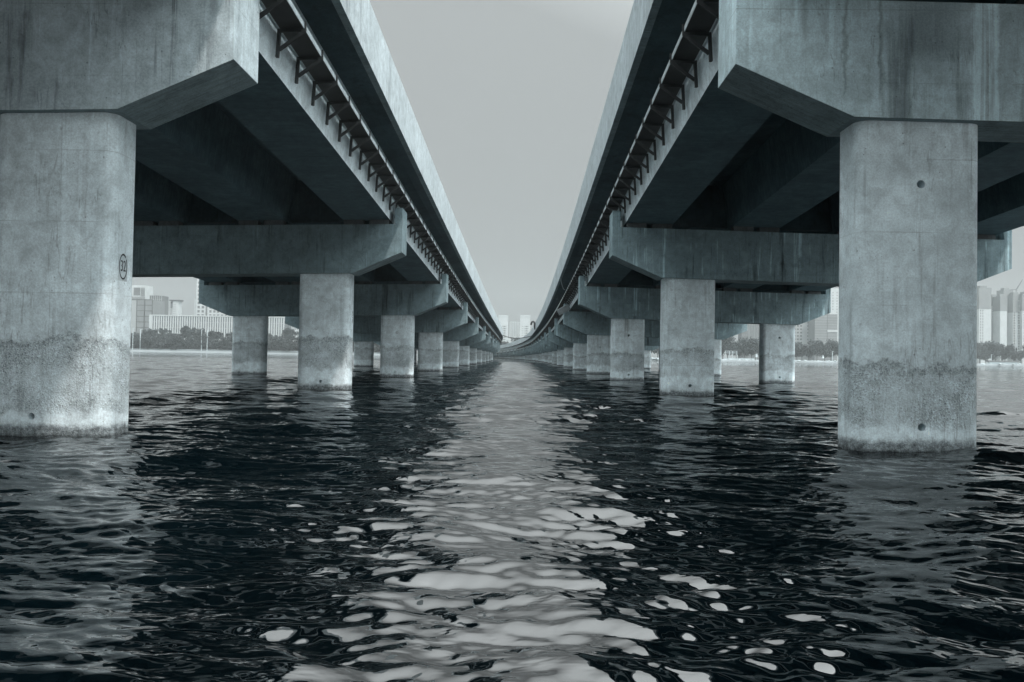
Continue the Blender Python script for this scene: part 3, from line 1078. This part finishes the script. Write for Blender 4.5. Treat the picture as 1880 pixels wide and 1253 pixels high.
# right shore
b, w, h = building('grey_block', 'small grey block behind trees left of the outer column', 1361, 1373, 608, 860, 14, 'b_mid')
rows(b, w, h, h * 0.1, h * 0.92, -w * 0.45, w * 0.45, 3, 6, 0.5, 0.4, 'b_grey')
b, w, h = building('ribbed_tower', 'ribbed pale tower behind trees beside the right outer column', 1373, 1412, 570, 900, 16, 'b_pale')
fins(b, h, -w * 0.48, w * 0.48, 13, 1.0, 'b_grey')
b, w, h = building('windowed_tower', 'pale tower with dark window columns right of the outer column', 1452, 1496, 560, 880, 18, 'b_pale')
rows(b, w, h, h * 0.05, h * 0.95, -w * 0.42, -w * 0.02, 3, 15, 0.6, 0.5, 'b_dark')
rows(b, w, h, h * 0.05, h * 0.95, w * 0.16, w * 0.3, 1, 15, 0.7, 0.5, 'b_dark')
b, w, h = building('banded_building', 'wide grey building with fine floor lines and one white band', 1495.5, 1537, 577, 860, 20, 'b_grey')
bands(b, w, h, [h * k / 18 for k in range(1, 18)], -w / 2, w / 2, 0.35, 'b_pale')
MB().box(w * 0.05, w / 2, -0.5, 0.2, h * 0.62, h * 0.66).build('white_band', M['b_white'], b)
MB().box(w * 0.05, w * 0.06, -0.4, 0.2, 0, h).build('joint', M['b_mid'], b)
MB().box(w * 0.22, w * 0.40, 4, 14, h, h + 4).build('roof_box', M['b_white'], b)
b, w, h = building('scaffolded_tower', 'taller scaffolded white tower behind the banded building', 1523, 1556, 530, 1000, 20, 'b_white')
rows(b, w, h, h * 0.5, h * 0.96, -w * 0.45, w * 0.45, 4, 12, 0.25, 0.5, 'b_grey')
tag(b, cat='building')
for (a_, c_, t_, lb_, d_, dk, m_) in (
        (1797, 1819.5, 529, 'leftmost tower right of the near column, darker upper third', 940, 0.72, 1),
        (1821, 1836.5, 545, 'narrow lower tower with a balcony column right of the leftmost one', 950, 0.86, 2),
        (1836, 1848.5, 544, 'plain white tower with a grey head between two balcony towers', 935, 0.78, 0),
        (1842, 1859.5, 533, 'taller plain tower standing behind the white one with grey head', 960, 0.70, 0),
        (1859.5, 1876, 541, 'tower with close balconies at the right edge of the picture', 950, 0.74, 2),
        (1876.5, 1905, 540, 'last white tower cut by the right picture edge', 945, 0.76, 1)):
    b, w, h = building('apartment_tower', lb_, a_, c_, t_, d_, 14, 'b_white' if a_ != 1842 else 'b_pale', 'apartment towers on the right shore')
    MB().box(-w / 2 - 0.1, w / 2 + 0.1, -0.2, 14.1, h * dk, h + 0.1).build('upper_storeys', M['b_grey'], b)
    if m_ == 1:
        rows(b, w, h, h * 0.05, h * 0.94, -w * 0.45, -w * 0.1, 2, 24, 0.4, 0.7, 'b_mid')
    if m_ == 2:
        rows(b, w, h, h * 0.05, h * 0.94, -w * 0.48, -w * 0.2, 1, 24, 0.8, 0.8, 'b_mid')
        rows(b, w, h, h * 0.05, h * 0.94, w * 0.05, w * 0.25, 1, 24, 0.8, 0.55, 'b_dark')
        for k in range(24):
            if k % 2:
                MB().box(w * 0.02, w * 0.3, -1.3, -0.25, h * (0.05 + 0.89 * k / 24), h * (0.05 + 0.89 * k / 24) + 0.9).build('balcony', M['b_pale'], b)
    MB().box(-w * 0.3, w * 0.25, 3, 10, h + 0.1, h + 3).build('roof_box', M['b_grey'], b)


def crane(px, py, d, lab, lean):
    p = at(px, py, d)
    c = thing('tower_crane', lab, 'crane', (p.x, p.y, p.z - 14))
    m = MB()
    for s in (-0.7, 0.7):
        m.bar((s, 0, -30), (s, 0, 10), 0.35)
    for k in range(18):
        m.bar((-0.7, 0, -30 + 2.2 * k), (0.7, 0, -27.8 + 2.2 * k), 0.2)
    m.build('mast', M['b_mid'], c)
    j = MB()
    e = Vector((math.cos(lean) * 16, 0, 10 + math.sin(lean) * 16))
    j.bar((0, -0.4, 10), e, 0.5)
    j.bar((0, 0.4, 11.2), e, 0.4)
    for k in range(8):
        j.bar(Vector((0, 0, 10)).lerp(e, k / 8), Vector((0, 0, 11.2)).lerp(e, (k + 0.6) / 8), 0.25)
    j.build('jib', M['b_mid'], c)
    q = MB()
    q.bar((0, 0, 10.4), (-6, 0, 10.4), 0.6)
    q.box(-7, -4.5, -0.8, 0.8, 8.4, 10.1)
    q.build('counterweight', M['b_mid'], c)


crane(1866, 527, 975, 'tower crane with raised jib above the apartment towers', 1.05)
crane(1843, 529, 985, 'tower crane with nearly level jib above the plain tower', 0.15)
crane(1534, 536, 1020, 'tower crane beside the scaffolded white tower', 0.05)

# small things on the shore
def post(px, py0, py1, d, lab, name='lamp_post', cat='lamp post', group=None):
    a, b_ = at(px, py1, d), at(px, py0, d)
    r = thing(name, lab, cat, (a.x, a.y, 1.8), 0, group)
    hh = b_.z - 1.8
    MB().tube([(0, 0, 0), (0, 0, hh)], 0.28, 8).build('pole', M['white'], r)
    m = MB()
    m.box(-0.2, 1.6, -0.25, 0.25, hh, hh + 0.3)
    m.build('lamp_head', M['white'], r)
    return r


for px, y0, y1, lab in ((244, 603, 622, 'white lamp post in front of the glazed block, left of its neighbour'), (257.5, 606, 622, 'white lamp post in front of the framed white tower'),
                        (370, 606, 621, 'lamp post in front of the finned building, left of its twin'), (380.5, 607, 621, 'lamp post in front of the finned building, right of its twin'),
                        (1820, 652, 664, 'single white post on the beach in front of the apartment towers'), (1528, 646, 660, 'thin white post on the beach near the right pier')):
    post(px, y0, y1, SH + 12, lab)

fr = thing('beach_gantry', 'open white metal frame standing on the right beach', 'gantry', (at(1342, 660, SH + 8).x, SH + 8, 1.6))
for sx in (-5.5, -1.5, 1.5, 5.5):
    MB().bar((sx, 0, 0), (sx, 0, 8.3), 0.4).build('upright', M['white'], fr)
for z in (6.6, 8.3):
    MB().bar((-5.7, 0.42, z), (5.7, 0.42, z), 0.35).build('crossbar', M['white'], fr)
fn = thing('white_fence', 'low white fence on the right beach below the metal frame', 'fence', (at(1358, 660, SH + 6).x, SH + 6, 1.5))
for i in range(30):
    MB().bar((-13.5 + i * 0.93, 0, 0), (-13.5 + i * 0.93, 0, 1.9), 0.42).build('picket', M['white'], fn)
MB().bar((-13.7, 0.42, 1.5), (13.7, 0.42, 1.5), 0.35).build('rail', M['white'], fn)
um = thing('beach_umbrella', 'closed white beach umbrella among boulders on the right beach', 'umbrella', (at(1511, 660, SH + 7).x, SH + 7, 1.5))
MB().tube([(0, 0, 0), (0, 0, 5.5)], 0.12, 8).build('pole', M['white'], um)
cn = MB()
cn.add([(0, 0, 6.2)] + [(1.3 * math.cos(k * 0.785), 1.3 * math.sin(k * 0.785), 3.0) for k in range(8)], [(0, k + 1, (k + 1) % 8 + 1) for k in range(8)])
cn.build('canopy', M['white'], um)
sg = thing('beach_sign', 'small white signboard on a post beside the right outer column', 'sign', (at(1389, 660, SH + 6).x, SH + 6, 1.5))
MB().tube([(0, 0, 0), (0, 0, 4)], 0.15, 8).build('post', M['white'], sg)
MB().box(-0.9, 0.9, -0.1, 0.1, 3, 6).build('board', M['white'], sg)
hut = thing('beach_shelter', 'long low shelter with a flat dark roof on the right beach', 'shelter', (at(1842, 670, SH + 8).x, SH + 8, 1.5))
MB().box(-13, 13, 0, 4, 0, 2.2).build('wall', M['white'], hut)
MB().box(-14, 14, -0.8, 5, 2.22, 3.6).build('roof', M['b_mid'], hut)

def boulder(seed):
    rg = random.Random(seed)
    bm = bmesh.new()
    bmesh.ops.create_icosphere(bm, subdivisions=2, radius=1.0)
    for v in bm.verts:
        v.co *= 1 + rg.uniform(-0.22, 0.22)
        v.co.z *= 0.75
    me = bpy.data.meshes.new('boulder')
    bm.to_mesh(me)
    bm.free()
    me.materials.append(M['boulder'])
    return me


M['boulder'] = plain('pale_boulder', 0.36, 0.9, var=0.2, scale=0.6)
bms = [boulder(i) for i in range(4)]
spots = [(x, 'right') for x in np.linspace(105, 320, 95)] + [(x, 'right') for x in np.linspace(425, 500, 25)] + [(x, 'middle') for x in np.linspace(-28, 25, 26)]
for x, w_ in spots:
    o = bpy.data.objects.new('boulder', random.choice(bms))
    COL.objects.link(o)
    yy = SH + (45 if w_ == 'middle' else 3) + random.uniform(-2, 5)
    o.location = (x + random.uniform(-1.5, 1.5), yy, 0.9 + random.uniform(0, 0.9))
    o.scale = (random.uniform(0.8, 2.0),) * 2 + (random.uniform(0.8, 1.9),)
    o.rotation_euler = (0, 0, random.uniform(0, 6))
    lab = 'pale boulder in the rough row along the right beach' if w_ == 'right' else 'pale boulder on the shore at the end of the channel'
    tag(o, lab, 'boulder', 'boulders on the %s' % ('right beach' if w_ == 'right' else 'channel end shore'))
sw = MB()
for i in range(40):
    sw.box(-440 + 8 * i, -432.03 + 8 * i, SH + 12, SH + 12.6, 1.2, 3.3)
tag(sw.build('sea_wall', M['sand']), 'low pale sea wall along the left shore below the bushes', 'wall')

# ------------------------------------------------------------------ haze
hm = bpy.data.materials.new('haze')
hm.use_nodes = True
hn = hm.node_tree.nodes
hn.clear()
ho = hn.new('ShaderNodeOutputMaterial')
hv = hn.new('ShaderNodeVolumePrincipled')
hv.inputs['Color'].default_value = (0.64, 0.70, 0.71, 1)
hv.inputs['Density'].default_value = HAZE_DENSITY
hv.inputs['Anisotropy'].default_value = 0.2
hm.node_tree.links.new(hv.outputs[0], ho.inputs['Volume'])
hb = MB()
hb.box(-1900, 1900, -400, 1900, -2.2, 160)
tag(hb.build('haze', hm), 'thin pale haze over the water and far shore', kind='stuff')
